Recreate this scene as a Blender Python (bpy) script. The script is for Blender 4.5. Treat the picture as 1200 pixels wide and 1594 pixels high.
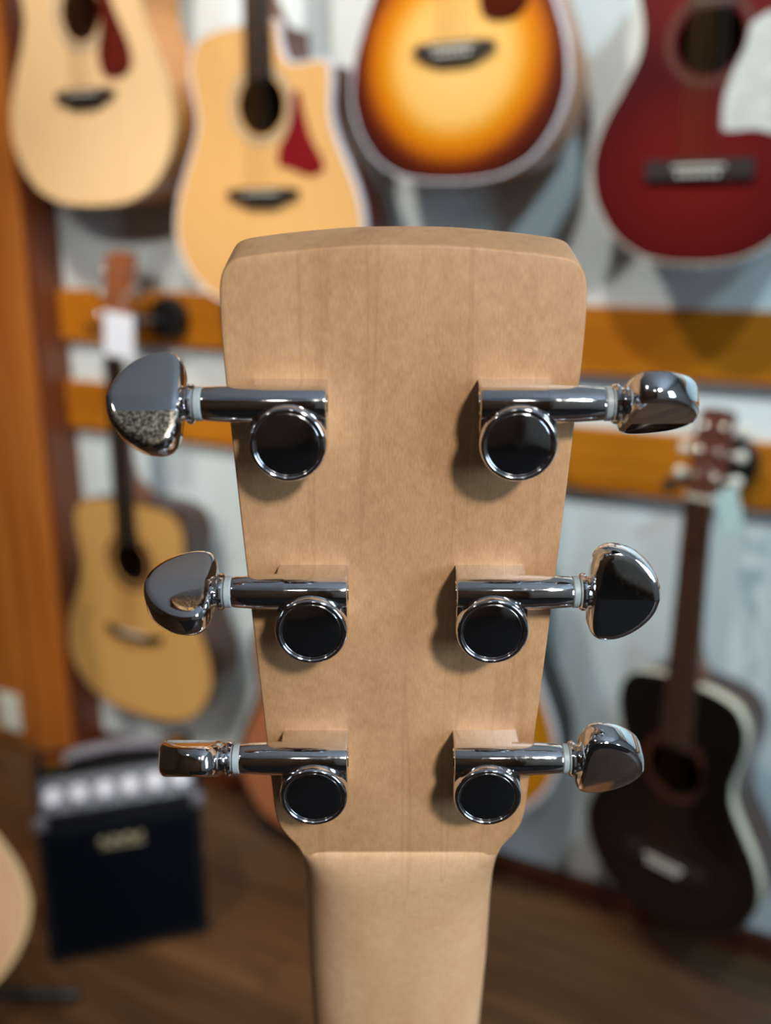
import bpy, bmesh, math, random
from mathutils import Vector, Matrix
random.seed(7)
for o in list(bpy.data.objects): bpy.data.objects.remove(o, do_unlink=True)
SC = bpy.context.scene
COL = SC.collection
PI = math.pi
def rad(a): return a*PI/180

# ------------------------------------------------------------------ camera
CAM_H, CAM_D = 1.28, 1.65
F_PX = 1500.0
PITCH, YAW = rad(15.9), rad(28.0)
cd = bpy.data.cameras.new('camera'); cam = bpy.data.objects.new('camera', cd); COL.objects.link(cam)
cam.location = (0, -CAM_D, CAM_H)
cam.rotation_euler = (PI/2-PITCH, 0, YAW)
cd.sensor_fit = 'HORIZONTAL'; cd.sensor_width = 5.52; cd.lens = 5.52*F_PX/1200
cd.clip_start = 0.01; cd.clip_end = 50
cd.dof.use_dof = True; cd.dof.focus_distance = 0.205; cd.dof.aperture_fstop = 1.75
SC.camera = cam

# ------------------------------------------------------------------ world, exposure
w = bpy.data.worlds.new('world'); SC.world = w; w.use_nodes = True
w.node_tree.nodes['Background'].inputs[0].default_value = (0.75, 0.87, 1.0, 1)
w.node_tree.nodes['Background'].inputs[1].default_value = 0.6
SC.view_settings.view_transform = 'Standard'; SC.view_settings.look = 'None'
SC.view_settings.gamma = 1.0; SC.view_settings.use_curve_mapping = False
SC.view_settings.exposure = 0.0
SC.cycles.use_denoising = True
SC.cycles.max_bounces = 6; SC.cycles.diffuse_bounces = 3; SC.cycles.glossy_bounces = 4

ROOM_X0, ROOM_X1, ROOM_Y0, CEIL = -2.5, 2.3, -4.3, 2.75
LAMPS = [  # round ceiling lights: x, y, radius, strength, tint
    (-0.9, -3.3, 0.15, 16, (1.0, 0.93, 0.84)),
    (1.1, -3.7, 0.15, 16, (1.0, 0.93, 0.84)),
]
SPOTS = [  # track lights: x, y, watts, tint, aim point, cone, source radius
    (-1.15, -1.22, 74, (1.0, 0.92, 0.81), (-1.35, 0, 1.12), 92, .03),
    (-0.35, -1.22, 64, (1.0, 0.95, 0.87), (-0.75, 0, 1.22), 92, .03),
    (0.45, -1.22, 68, (0.64, 0.88, 1.0), (-0.05, 0, 1.35), 92, .03),
    (1.25, -1.22, 54, (0.58, 0.85, 1.0), (0.75, 0, 1.35), 92, .03),
    (1.40, -2.64, 172, (1.0, 0.95, 0.88), (-0.09, -1.47, 1.18), 15, .12),   # behind the photographer, on the near headstock
    (-0.60, -2.90, 150, (1.0, 0.93, 0.83), (-1.36, 0, 0.68), 27, .05),      # added at the back to brighten the left end of the wall
]
WINDOW_STRENGTH = 17.0

# ------------------------------------------------------------------ materials
def lin(c):
    r = []
    for v in c:
        v = v/255.0
        r.append(v/12.92 if v <= 0.04045 else ((v+0.055)/1.055)**2.4)
    return (r[0], r[1], r[2], 1.0)
def base_mat(name):
    m = bpy.data.materials.new(name); m.use_nodes = True
    nt = m.node_tree; b = nt.nodes['Principled BSDF']
    return m, nt, b
def setp(b, **k):
    for n, v in k.items():
        b.inputs[n.replace('_', ' ')].default_value = v
def plain(name, col, rough=0.5, metal=0.0, coat=0.0, spec=0.5, noise=0.0, nscale=30.0):
    m, nt, b = base_mat(name)
    c = lin(col)
    b.inputs['Base Color'].default_value = c
    b.inputs['Roughness'].default_value = rough; b.inputs['Metallic'].default_value = metal
    b.inputs['Coat Weight'].default_value = coat; b.inputs['Specular IOR Level'].default_value = spec
    if noise:
        tc = nt.nodes.new('ShaderNodeTexCoord'); n = nt.nodes.new('ShaderNodeTexNoise')
        n.inputs['Scale'].default_value = nscale; n.inputs['Detail'].default_value = 4
        r = nt.nodes.new('ShaderNodeValToRGB')
        r.color_ramp.elements[0].position = 0.3; r.color_ramp.elements[1].position = 0.7
        r.color_ramp.elements[0].color = tuple(x*(1-noise) for x in c[:3])+(1,)
        r.color_ramp.elements[1].color = tuple(min(1, x*(1+noise)) for x in c[:3])+(1,)
        nt.links.new(tc.outputs['Object'], n.inputs['Vector']); nt.links.new(n.outputs['Fac'], r.inputs['Fac'])
        nt.links.new(r.outputs['Color'], b.inputs['Base Color'])
    return m
def emis(name, col, strength):
    m, nt, b = base_mat(name)
    b.inputs['Base Color'].default_value = (0.8, 0.8, 0.8, 1)
    b.inputs['Emission Color'].default_value = (*col, 1); b.inputs['Emission Strength'].default_value = strength
    return m
def wood(name, dark, light, sc=(1, 1, 1), rough=0.45, coat=0.0, bump=0.02, fine=(1, 1, 1), knots=False, per_object=0.0, lo=0.3, hi=0.72):
    """streaky wood: sc and fine scale the object coordinates (grain runs along the axis with the small number)"""
    m, nt, b = base_mat(name); N = nt.nodes; Lk = nt.links
    tc = N.new('ShaderNodeTexCoord')
    vec = tc.outputs['Object']
    if per_object:
        oi = N.new('ShaderNodeObjectInfo'); ml = N.new('ShaderNodeMath'); ml.operation = 'MULTIPLY'; ml.inputs[1].default_value = 37.0
        Lk.new(oi.outputs['Random'], ml.inputs[0])
        ad = N.new('ShaderNodeVectorMath'); ad.operation = 'ADD'
        Lk.new(vec, ad.inputs[0]); Lk.new(ml.outputs[0], ad.inputs[1]); vec = ad.outputs[0]
    mp = N.new('ShaderNodeMapping'); mp.inputs['Scale'].default_value = sc; Lk.new(vec, mp.inputs['Vector'])
    n1 = N.new('ShaderNodeTexNoise'); n1.inputs['Scale'].default_value = 1; n1.inputs['Detail'].default_value = 5; n1.inputs['Roughness'].default_value = 0.6
    n1.inputs['Distortion'].default_value = 0.4
    Lk.new(mp.outputs[0], n1.inputs['Vector'])
    mp2 = N.new('ShaderNodeMapping'); mp2.inputs['Scale'].default_value = fine; Lk.new(vec, mp2.inputs['Vector'])
    n2 = N.new('ShaderNodeTexNoise'); n2.inputs['Scale'].default_value = 1; n2.inputs['Detail'].default_value = 2
    Lk.new(mp2.outputs[0], n2.inputs['Vector'])
    mx = N.new('ShaderNodeMath'); mx.operation = 'MULTIPLY_ADD'; mx.inputs[1].default_value = 0.35
    Lk.new(n2.outputs['Fac'], mx.inputs[0]); 
    s2 = N.new('ShaderNodeMath'); s2.operation = 'MULTIPLY'; s2.inputs[1].default_value = 0.68
    Lk.new(n1.outputs['Fac'], s2.inputs[0]); Lk.new(s2.outputs[0], mx.inputs[2])
    fac = mx.outputs[0]
    r = N.new('ShaderNodeValToRGB')
    r.color_ramp.elements[0].position = lo; r.color_ramp.elements[1].position = hi
    r.color_ramp.elements[0].color = lin(dark); r.color_ramp.elements[1].color = lin(light)
    Lk.new(fac, r.inputs['Fac'])
    out = r.outputs['Color']
    if knots:
        vo = N.new('ShaderNodeTexVoronoi'); vo.inputs['Scale'].default_value = 1
        mk = N.new('ShaderNodeMapping'); mk.inputs['Scale'].default_value = knots; mk.inputs['Location'].default_value = (0.35, 0, 0.2); Lk.new(vec, mk.inputs['Vector']); Lk.new(mk.outputs[0], vo.inputs['Vector'])
        kr = N.new('ShaderNodeValToRGB'); kr.color_ramp.elements[0].position = 0.05; kr.color_ramp.elements[1].position = 0.16
        Lk.new(vo.outputs['Distance'], kr.inputs['Fac'])
        mxk = N.new('ShaderNodeMix'); mxk.data_type = 'RGBA'
        Lk.new(kr.outputs['Color'], mxk.inputs['Factor']); mxk.inputs['A'].default_value = lin(tuple(v*0.45 for v in dark)); Lk.new(out, mxk.inputs['B'])
        out = mxk.outputs['Result']
    if per_object:
        hs = N.new('ShaderNodeHueSaturation'); mr = N.new('ShaderNodeMapRange')
        mr.inputs['To Min'].default_value = 1-per_object; mr.inputs['To Max'].default_value = 1+per_object
        Lk.new(oi.outputs['Random'], mr.inputs['Value']); Lk.new(mr.outputs[0], hs.inputs['Value']); Lk.new(out, hs.inputs['Color']); out = hs.outputs['Color']
    Lk.new(out, b.inputs['Base Color'])
    if bump:
        bp = N.new('ShaderNodeBump'); bp.inputs['Strength'].default_value = bump; bp.inputs['Distance'].default_value = 0.001
        Lk.new(n2.outputs['Fac'], bp.inputs['Height']); Lk.new(bp.outputs[0], b.inputs['Normal'])
    b.inputs['Roughness'].default_value = rough; b.inputs['Coat Weight'].default_value = coat
    b.inputs['Coat Roughness'].default_value = 0.08
    return m
def burst(name, stops, lower, upper, coat=0.5, rough=0.3, grain=0.08):
    """sunburst finish: colour by distance from two ovals (x0,z0,rx,rz) of the soundboard"""
    m, nt, b = base_mat(name); N = nt.nodes; Lk = nt.links
    tc = N.new('ShaderNodeTexCoord')
    ds = []
    for (x0, z0, rx, rz) in (lower, upper):
        sb = N.new('ShaderNodeVectorMath'); sb.operation = 'SUBTRACT'; sb.inputs[1].default_value = (x0, 0, z0)
        Lk.new(tc.outputs['Object'], sb.inputs[0])
        dv = N.new('ShaderNodeVectorMath'); dv.operation = 'MULTIPLY'; dv.inputs[1].default_value = (1/rx, 0, 1/rz)
        Lk.new(sb.outputs[0], dv.inputs[0])
        ln = N.new('ShaderNodeVectorMath'); ln.operation = 'LENGTH'; Lk.new(dv.outputs[0], ln.inputs[0]); ds.append(ln.outputs['Value'])
    mn = N.new('ShaderNodeMath'); mn.operation = 'SMOOTH_MIN'; mn.inputs[2].default_value = 0.25
    Lk.new(ds[0], mn.inputs[0]); Lk.new(ds[1], mn.inputs[1])
    nz = N.new('ShaderNodeTexNoise'); mp = N.new('ShaderNodeMapping'); mp.inputs['Scale'].default_value = (260, 1, 3)
    nz.inputs['Scale'].default_value = 1; Lk.new(tc.outputs['Object'], mp.inputs[0]); Lk.new(mp.outputs[0], nz.inputs['Vector'])
    ma = N.new('ShaderNodeMath'); ma.operation = 'MULTIPLY_ADD'; ma.inputs[1].default_value = grain
    Lk.new(nz.outputs['Fac'], ma.inputs[0]); Lk.new(mn.outputs[0], ma.inputs[2])
    r = N.new('ShaderNodeValToRGB'); cr = r.color_ramp
    while len(cr.elements) < len(stops): cr.elements.new(0.5)
    for e, (p, c) in zip(cr.elements, stops): e.position = p; e.color = lin(c)
    sc_ = N.new('ShaderNodeMath'); sc_.operation = 'MULTIPLY'; sc_.inputs[1].default_value = 0.8
    Lk.new(ma.outputs[0], sc_.inputs[0]); Lk.new(sc_.outputs[0], r.inputs['Fac'])
    Lk.new(r.outputs['Color'], b.inputs['Base Color'])
    b.inputs['Roughness'].default_value = rough; b.inputs['Coat Weight'].default_value = coat; b.inputs['Coat Roughness'].default_value = 0.1
    return m
def chrome_mat(name, rough=0.06, tint=(0.78, 0.78, 0.80), dirt=0.0, dscale=900.0):
    m, nt, b = base_mat(name); N = nt.nodes; Lk = nt.links
    b.inputs['Metallic'].default_value = 1.0; b.inputs['Base Color'].default_value = (*tint, 1); b.inputs['Roughness'].default_value = rough
    tc = N.new('ShaderNodeTexCoord'); n = N.new('ShaderNodeTexNoise'); n.inputs['Scale'].default_value = dscale; n.inputs['Detail'].default_value = 6
    Lk.new(tc.outputs['Object'], n.inputs['Vector'])
    r = N.new('ShaderNodeMapRange'); r.inputs['From Min'].default_value = 0.45; r.inputs['From Max'].default_value = 0.75
    r.inputs['To Min'].default_value = rough; r.inputs['To Max'].default_value = rough+0.10+dirt
    Lk.new(n.outputs['Fac'], r.inputs['Value']); Lk.new(r.outputs[0], b.inputs['Roughness'])
    if dirt:
        bp = N.new('ShaderNodeBump'); bp.inputs['Strength'].default_value = dirt; bp.inputs['Distance'].default_value = 0.0004
        Lk.new(n.outputs['Fac'], bp.inputs['Height']); Lk.new(bp.outputs[0], b.inputs['Normal'])
    return m

M = {}
M['plaster'] = plain('white_plaster', (217, 228, 229), 0.85, noise=0.02, nscale=6)
M['ceiling'] = plain('ceiling_pale_grey', (222, 228, 234), 0.9)
M['warmwall'] = plain('brown_wall', (92, 66, 46), 0.9, noise=0.08, nscale=3)
M['rail'] = wood('varnished_pine_rail', (158, 88, 10), (205, 128, 28), (1.6, 8, 38), 0.35, 0.25, 0.02, (4, 30, 160), knots=(2.2, 1, 4.5), per_object=0.04)
M['post'] = wood('varnished_post_wood', (138, 72, 22), (190, 114, 46), (30, 30, 1.3), 0.4, 0.2, 0.02, (170, 170, 4), per_object=0.18)
M['postdark'] = wood('dark_post_wood', (78, 36, 18), (120, 62, 32), (30, 30, 1.3), 0.4, 0.2, 0.02, (170, 170, 4))
M['floor'] = wood('floor_plank_wood', (54, 34, 19), (108, 74, 46), (1.8, 26, 26), 0.42, 0.0, 0.03, (8, 160, 160), per_object=0.22)
M['baseboard'] = wood('baseboard_wood', (70, 30, 14), (98, 46, 22), (2, 20, 30), 0.4, 0.2, 0.02, (8, 100, 150))
def maple(name, dark, light, line, rough):
    """satin maple: grain runs along local y; broad figure, faint growth lines, short fibres"""
    m, nt, b = base_mat(name); N = nt.nodes; Lk = nt.links
    tc = N.new('ShaderNodeTexCoord')
    def noise(sc, detail, dist=0.0):
        mp = N.new('ShaderNodeMapping'); mp.inputs['Scale'].default_value = sc; Lk.new(tc.outputs['Object'], mp.inputs[0])
        n = N.new('ShaderNodeTexNoise'); n.inputs['Scale'].default_value = 1; n.inputs['Detail'].default_value = detail; n.inputs['Distortion'].default_value = dist
        Lk.new(mp.outputs[0], n.inputs['Vector']); return n.outputs['Fac']
    broad = noise((38, 12, 38), 3, 0.6); fib = noise((2700, 640, 2700), 2); mott = noise((420, 300, 420), 3); ln_ = noise((130, 5, 60), 2, 0.3)
    def ma(a, k, c):
        n = N.new('ShaderNodeMath'); n.operation = 'MULTIPLY_ADD'; n.inputs[1].default_value = k; Lk.new(a, n.inputs[0])
        if isinstance(c, float): n.inputs[2].default_value = c
        else: Lk.new(c, n.inputs[2])
        return n.outputs[0]
    f = ma(broad, 0.60, ma(fib, 0.38, ma(mott, 0.34, -0.16)))
    r = N.new('ShaderNodeValToRGB'); r.color_ramp.elements[0].position = 0.28; r.color_ramp.elements[1].position = 0.72
    r.color_ramp.elements[0].color = lin(dark); r.color_ramp.elements[1].color = lin(light); Lk.new(f, r.inputs['Fac'])
    lr = N.new('ShaderNodeValToRGB'); e = lr.color_ramp.elements; e[0].position = 0.595; e[0].color = (0, 0, 0, 1); e[1].position = 0.625; e[1].color = (.24, .24, .24, 1)
    e2 = lr.color_ramp.elements.new(0.67); e2.color = (0, 0, 0, 1)
    Lk.new(ln_, lr.inputs['Fac'])
    mx = N.new('ShaderNodeMix'); mx.data_type = 'RGBA'; Lk.new(lr.outputs['Color'], mx.inputs['Factor']); Lk.new(r.outputs['Color'], mx.inputs['A']); mx.inputs['B'].default_value = lin(line)
    Lk.new(mx.outputs['Result'], b.inputs['Base Color'])
    bp = N.new('ShaderNodeBump'); bp.inputs['Strength'].default_value = 0.25; bp.inputs['Distance'].default_value = 0.0001
    Lk.new(fib, bp.inputs['Height']); Lk.new(bp.outputs[0], b.inputs['Normal'])
    b.inputs['Roughness'].default_value = rough
    return m
M['maple'] = maple('satin_maple', (158, 118, 80), (196, 157, 117), (132, 90, 56), 0.42)
M['maple_neck_lit'] = maple('satin_maple_neck_lit', (208, 162, 120), (238, 200, 160), (186, 136, 94), 0.36)  # same maple, colour lifted for the extra light the upturned neck catches
M['chrome'] = chrome_mat('chrome', 0.045)
M['chrome_button'] = chrome_mat('chrome_button', 0.03, (0.80, 0.80, 0.82))
def tarnish(mat, cx, cy, rx, ry):
    """worn speckled patch on the lower facet of one button (button centre cx,cy in the guitar's own metres)"""
    nt = mat.node_tree; N = nt.nodes; Lk = nt.links; b = N['Principled BSDF']
    tc = N.new('ShaderNodeTexCoord'); sp = N.new('ShaderNodeSeparateXYZ'); Lk.new(tc.outputs['Object'], sp.inputs[0])
    def M2(op, a, c=None, k=0.0):
        n = N.new('ShaderNodeMath'); n.operation = op; Lk.new(a, n.inputs[0])
        if c is not None: Lk.new(c, n.inputs[1])
        else: n.inputs[1].default_value = k
        return n.outputs[0]
    dx = M2('MULTIPLY', M2('SUBTRACT', sp.outputs['X'], k=cx), k=1/rx); dy = M2('MULTIPLY', M2('SUBTRACT', sp.outputs['Y'], k=cy), k=1/ry)
    r2 = M2('ADD', M2('MULTIPLY', dx, dx), M2('MULTIPLY', dy, dy))
    inside = M2('MULTIPLY', M2('LESS_THAN', r2, k=1.0), M2('LESS_THAN', sp.outputs['Y'], k=cy))
    n1 = N.new('ShaderNodeTexNoise'); n1.inputs['Scale'].default_value = 1500; n1.inputs['Detail'].default_value = 5; Lk.new(tc.outputs['Object'], n1.inputs['Vector'])
    r = N.new('ShaderNodeValToRGB'); e = r.color_ramp.elements; e[0].position = 0.42; e[0].color = (.10, .095, .08, 1); e[1].position = 0.68; e[1].color = (.62, .58, .46, 1)
    Lk.new(n1.outputs['Fac'], r.inputs['Fac'])
    mx = N.new('ShaderNodeMix'); mx.data_type = 'RGBA'; Lk.new(inside, mx.inputs['Factor']); mx.inputs['A'].default_value = b.inputs['Base Color'].default_value; Lk.new(r.outputs['Color'], mx.inputs['B'])
    Lk.new(mx.outputs['Result'], b.inputs['Base Color'])
    old = b.inputs['Roughness'].links[0].from_socket
    mr = N.new('ShaderNodeMix'); mr.data_type = 'FLOAT'; Lk.new(inside, mr.inputs['Factor']); Lk.new(old, mr.inputs['A']); mr.inputs['B'].default_value = 0.34
    Lk.new(mr.outputs['Result'], b.inputs['Roughness'])
M['chrome_dull'] = chrome_mat('tarnished_chrome', 0.04, (0.80, 0.80, 0.82))
tarnish(M['chrome_dull'], -0.0493, 0.0246, 0.0068, 0.0062)
M['chrome_disc'] = chrome_mat('chrome_disc', 0.10, (0.55, 0.55, 0.57), dscale=300)
M['rug'] = plain('added_rug_black', (34, 31, 30), 0.95, noise=0.3, nscale=200)  # for the added rug that the chrome caps mirror
M['washer'] = plain('grey_nylon', (150, 162, 165), 0.45)
M['black'] = plain('black_plastic', (18, 18, 20), 0.4)
M['blackmetal'] = plain('black_painted_metal', (20, 20, 22), 0.45)
M['ebony'] = plain('dark_rosewood', (40, 30, 26), 0.5, noise=0.25, nscale=120)
M['rosewood'] = plain('rosewood', (72, 46, 34), 0.5, noise=0.25, nscale=120)
M['nutwhite'] = plain('bone_white', (228, 222, 205), 0.45)
M['cream'] = plain('cream_binding', (212, 206, 182), 0.4)
M['white_bind'] = plain('white_binding', (225, 222, 228), 0.35)
M['black_bind'] = plain('black_binding', (22, 18, 16), 0.4)
M['nat_bind'] = plain('pale_wood_binding', (222, 190, 140), 0.4)
M['spruce'] = wood('natural_spruce', (230, 184, 130), (244, 207, 158), (150, 1, 2.2), 0.35, 0.35, 0.0, (500, 1, 6))
M['spruce_warm'] = wood('aged_spruce', (216, 160, 94), (232, 182, 116), (150, 1, 2.2), 0.35, 0.35, 0.0, (500, 1, 6))
M['spruce_gold'] = wood('golden_spruce', (196, 142, 74), (216, 168, 98), (110, 1, 1.6), 0.35, 0.35, 0.0, (400, 1, 6))
M['maho_top'] = wood('mahogany_top', (158, 92, 58), (182, 112, 74), (60, 1, 4), 0.4, 0.3, 0.0, (300, 1, 12))
M['pale_body'] = wood('pale_pinkish_wood', (206, 156, 120), (224, 178, 140), (60, 1, 4), 0.4, 0.3, 0.0, (300, 1, 12))
M['side_tan'] = wood('tan_side_wood', (192, 122, 58), (218, 152, 84), (10, 10, 30), 0.35, 0.4, 0.0, (20, 20, 200))
M['side_red'] = wood('red_brown_side_wood', (66, 18, 12), (92, 30, 20), (10, 10, 30), 0.3, 0.5, 0.0, (20, 20, 200))
M['side_brown'] = wood('brown_side_wood', (150, 90, 44), (188, 118, 62), (10, 10, 30), 0.3, 0.5, 0.0, (20, 20, 200))
M['side_dark'] = wood('dark_side_wood', (44, 24, 18), (70, 40, 28), (10, 10, 30), 0.3, 0.5, 0.0, (20, 20, 200))
M['neckwood'] = wood('mahogany_neck', (120, 66, 36), (150, 88, 52), (40, 40, 4), 0.4, 0.2, 0.0, (300, 300, 10))
M['head_dark'] = wood('rosewood_headplate', (84, 44, 36), (108, 60, 48), (60, 10, 6), 0.4, 0.2, 0.0, (300, 100, 20))
M['tort'] = plain('tortoiseshell', (92, 30, 22), 0.2, coat=0.5, noise=0.35, nscale=60)
M['tort_red'] = plain('red_tortoiseshell', (124, 24, 30), 0.2, coat=0.5, noise=0.15, nscale=60)
M['tort_dark'] = plain('dark_tortoiseshell', (70, 20, 8), 0.2, coat=0.5, noise=0.3, nscale=60)
M['pearloid'] = plain('white_pearloid', (196, 194, 186), 0.25, coat=0.4, noise=0.16, nscale=70)
M['blackguard'] = plain('black_pickguard', (8, 8, 8), 0.25)
M['rosette'] = plain('pale_rosette', (180, 160, 134), 0.4, noise=0.2, nscale=200)
M['rosette_dark'] = plain('dark_rosette', (86, 44, 34), 0.4, noise=0.2, nscale=200)
M['gold'] = plain('gold_metal', (190, 150, 70), 0.3, metal=1.0)
M['nickel'] = plain('nickel', (205, 200, 190), 0.25, metal=1.0)
M['bronze'] = plain('bronze_string', (190, 140, 90), 0.35, metal=1.0)
M['tag'] = plain('white_card', (232, 232, 240), 0.7)
M['tag_green'] = plain('pale_green_card', (206, 220, 208), 0.7)
M['amp'] = plain('black_vinyl', (9, 10, 15), 0.7, spec=0.2, noise=0.2, nscale=300)
M['grille'] = plain('black_grille_cloth', (5, 8, 15), 1.0, spec=0.08, noise=0.3, nscale=500)
M['panel'] = plain('dark_control_panel', (58, 58, 66), 0.4)
M['knob'] = plain('pale_grey_knob', (186, 184, 192), 0.4)
M['steel'] = plain('corner_steel', (170, 172, 182), 0.35, metal=0.9)
M['strap'] = plain('grey_strap', (120, 116, 124), 0.6)
M['badge'] = plain('gold_badge', (176, 164, 130), 0.4, metal=0.4)
M['plate'] = plain('white_switch_plate', (214, 220, 206), 0.4)
M['lampwhite'] = plain('lamp_housing_white', (230, 230, 230), 0.5)
M['stool'] = wood('stool_wood', (120, 74, 40), (150, 98, 58), (30, 4, 4), 0.45, 0.1, 0.0, (200, 20, 20))
M['red_top'] = burst('cherry_red_finish', [(0.0, (108, 20, 18)), (0.45, (96, 13, 15)), (0.8, (70, 6, 10)), (1.0, (54, 4, 9))], (0, -0.01, 0.17, 0.15), (0, 0.24, 0.13, 0.12))
M['sun_top'] = burst('amber_sunburst', [(0.0, (240, 190, 114)), (0.40, (236, 180, 94)), (0.52, (214, 134, 10)), (0.60, (196, 104, 6)), (0.70, (96, 30, 8)), (0.82, (46, 10, 8))], (0, -0.015, 0.196, 0.19), (0, 0.24, 0.15, 0.14))
M['amber_top'] = burst('amber_top', [(0.0, (222, 160, 50)), (0.6, (206, 134, 16)), (0.9, (190, 112, 6)), (1.0, (176, 98, 4))], (0, -0.015, 0.20, 0.20), (0, 0.24, 0.15, 0.14))
M['black_top'] = burst('dark_tobacco_burst', [(0.0, (44, 22, 15)), (0.4, (30, 14, 10)), (0.8, (12, 7, 6)), (1.0, (6, 5, 5))], (0, -0.0, 0.15, 0.14), (0, 0.20, 0.02, 0.02), coat=0.2, rough=0.4)

# ------------------------------------------------------------------ mesh helpers
class MB:
    def __init__(self): self.v = []; self.f = []
    def add(self, vs, fs):
        n = len(self.v); self.v += [tuple(p) for p in vs]; self.f += [tuple(i+n for i in f) for f in fs]; return self
    def box(self, c, s, R=None, taper=None):
        vs = []
        for dz in (-1, 1):
            k = taper if (taper and dz > 0) else 1.0
            for dx, dy in ((-1, -1), (1, -1), (1, 1), (-1, 1)):
                p = Vector((dx*s[0]/2*k, dy*s[1]/2*k, dz*s[2]/2))
                if R: p = R @ p
                vs.append(p+Vector(c))
        return self.add(vs, [(3, 2, 1, 0), (4, 5, 6, 7), (0, 1, 5, 4), (1, 2, 6, 5), (2, 3, 7, 6), (3, 0, 4, 7)])
    def bbox(self, c, s, b, R=None):
        """box with chamfered edges"""
        hx, hy, hz = s[0]/2, s[1]/2, s[2]/2; b = min(b, hx*.9, hy*.9, hz*.9)
        bm = bmesh.new(); bmesh.ops.create_cube(bm, size=1)
        for v in bm.verts: v.co = Vector((v.co.x*s[0], v.co.y*s[1], v.co.z*s[2]))
        bmesh.ops.bevel(bm, geom=list(bm.edges), offset=b, segments=2, profile=0.6, affect='EDGES')
        bm.verts.ensure_lookup_table(); bm.verts.index_update()
        vs = [(R @ v.co if R else v.co)+Vector(c) for v in bm.verts]; fs = [tuple(v.index for v in f.verts) for f in bm.faces]
        bm.free(); return self.add(vs, fs)
    def tube(self, pts, r, n=8, caps=True):
        pts = [Vector(p) for p in pts]; rs = r if isinstance(r, (list, tuple)) else [r]*len(pts)
        vs = []; up = None
        for i, p in enumerate(pts):
            t = (pts[min(i+1, len(pts)-1)]-pts[max(i-1, 0)]).normalized()
            if up is None: up = Vector((0, 0, 1)) if abs(t.z) < 0.9 else Vector((1, 0, 0))
            a = t.cross(up).normalized(); b = a.cross(t).normalized(); up = b
            for k in range(n):
                q = 2*PI*k/n; vs.append(p+(a*math.cos(q)+b*math.sin(q))*rs[i])
        fs = []
        for i in range(len(pts)-1):
            for k in range(n):
                k2 = (k+1) % n; fs.append((i*n+k, i*n+k2, (i+1)*n+k2, (i+1)*n+k))
        if caps: fs.append(tuple(range(n-1, -1, -1))); fs.append(tuple((len(pts)-1)*n+k for k in range(n)))
        return self.add(vs, fs)
    def lathe(self, prof, o, ax, n=24, cap=True):
        """prof: (radius, height) along axis ax from o"""
        ax = Vector(ax).normalized(); u = ax.orthogonal().normalized(); w_ = ax.cross(u); o = Vector(o)
        vs = []
        for (r, h) in prof:
            for k in range(n):
                q = 2*PI*k/n; vs.append(o+ax*h+(u*math.cos(q)+w_*math.sin(q))*r)
        fs = []
        for i in range(len(prof)-1):
            for k in range(n):
                k2 = (k+1) % n; fs.append((i*n+k, i*n+k2, (i+1)*n+k2, (i+1)*n+k))
        if cap: fs.append(tuple(range(n-1, -1, -1))); fs.append(tuple((len(prof)-1)*n+k for k in range(n)))
        return self.add(vs, fs)
    def prism(self, poly, y0, y1, swap=None):
        """poly of (x,z), extruded along y"""
        n = len(poly); vs = [(x, y0, z) for x, z in poly]+[(x, y1, z) for x, z in poly]
        fs = [tuple(range(n)), tuple(range(2*n-1, n-1, -1))]
        for i in range(n):
            j = (i+1) % n; fs.append((j, i, n+i, n+j))
        return self.add(vs, fs)
    def build(self, name, mat, parent=None, smooth=False, angle=None, T=None):
        me = bpy.data.meshes.new(name)
        vs = self.v if T is None else [tuple(T @ Vector(p)) for p in self.v]
        me.from_pydata(vs, [], self.f); me.update()
        bm = bmesh.new(); bm.from_mesh(me); bmesh.ops.recalc_face_normals(bm, faces=bm.faces)
        if smooth:
            for f in bm.faces: f.smooth = True
            if angle:
                for e in bm.edges:
                    if len(e.link_faces) == 2 and e.calc_face_angle(0) > rad(angle): e.smooth = False
        bm.to_mesh(me); bm.free()
        me.materials.append(mat)
        o = bpy.data.objects.new(name, me); COL.objects.link(o)
        if parent: o.parent = parent
        return o
def empty(name, loc=(0, 0, 0), rot=(0, 0, 0)):
    o = bpy.data.objects.new(name, None); COL.objects.link(o); o.location = loc; o.rotation_euler = rot; o.empty_display_size = 0.05
    return o
def tag(o, label, cat, group=None):
    o['label'] = label; o['category'] = cat
    if group: o['group'] = group
    return o
def struct(o, label=None, cat=None):
    o['kind'] = 'structure'
    if label: o['label'] = label
    if cat: o['category'] = cat
    return o
def share(name, me, parent=None, loc=(0, 0, 0), rot=(0, 0, 0)):
    o = bpy.data.objects.new(name, me); COL.objects.link(o); o.location = loc; o.rotation_euler = rot
    if parent: o.parent = parent
    return o
def catmull(pts, per=5, closed=False):
    out = []; n = len(pts)
    for i in range(n-1):
        p0 = pts[max(i-1, 0)]; p1 = pts[i]; p2 = pts[i+1]; p3 = pts[min(i+2, n-1)]
        for k in range(per):
            t = k/per
            out.append(tuple(0.5*((2*b)+(-a+c)*t+(2*a-5*b+4*c-d)*t*t+(-a+3*b-3*c+d)*t**3) for a, b, c, d in zip(p0, p1, p2, p3)))
    out.append(tuple(pts[-1])); return out
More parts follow.
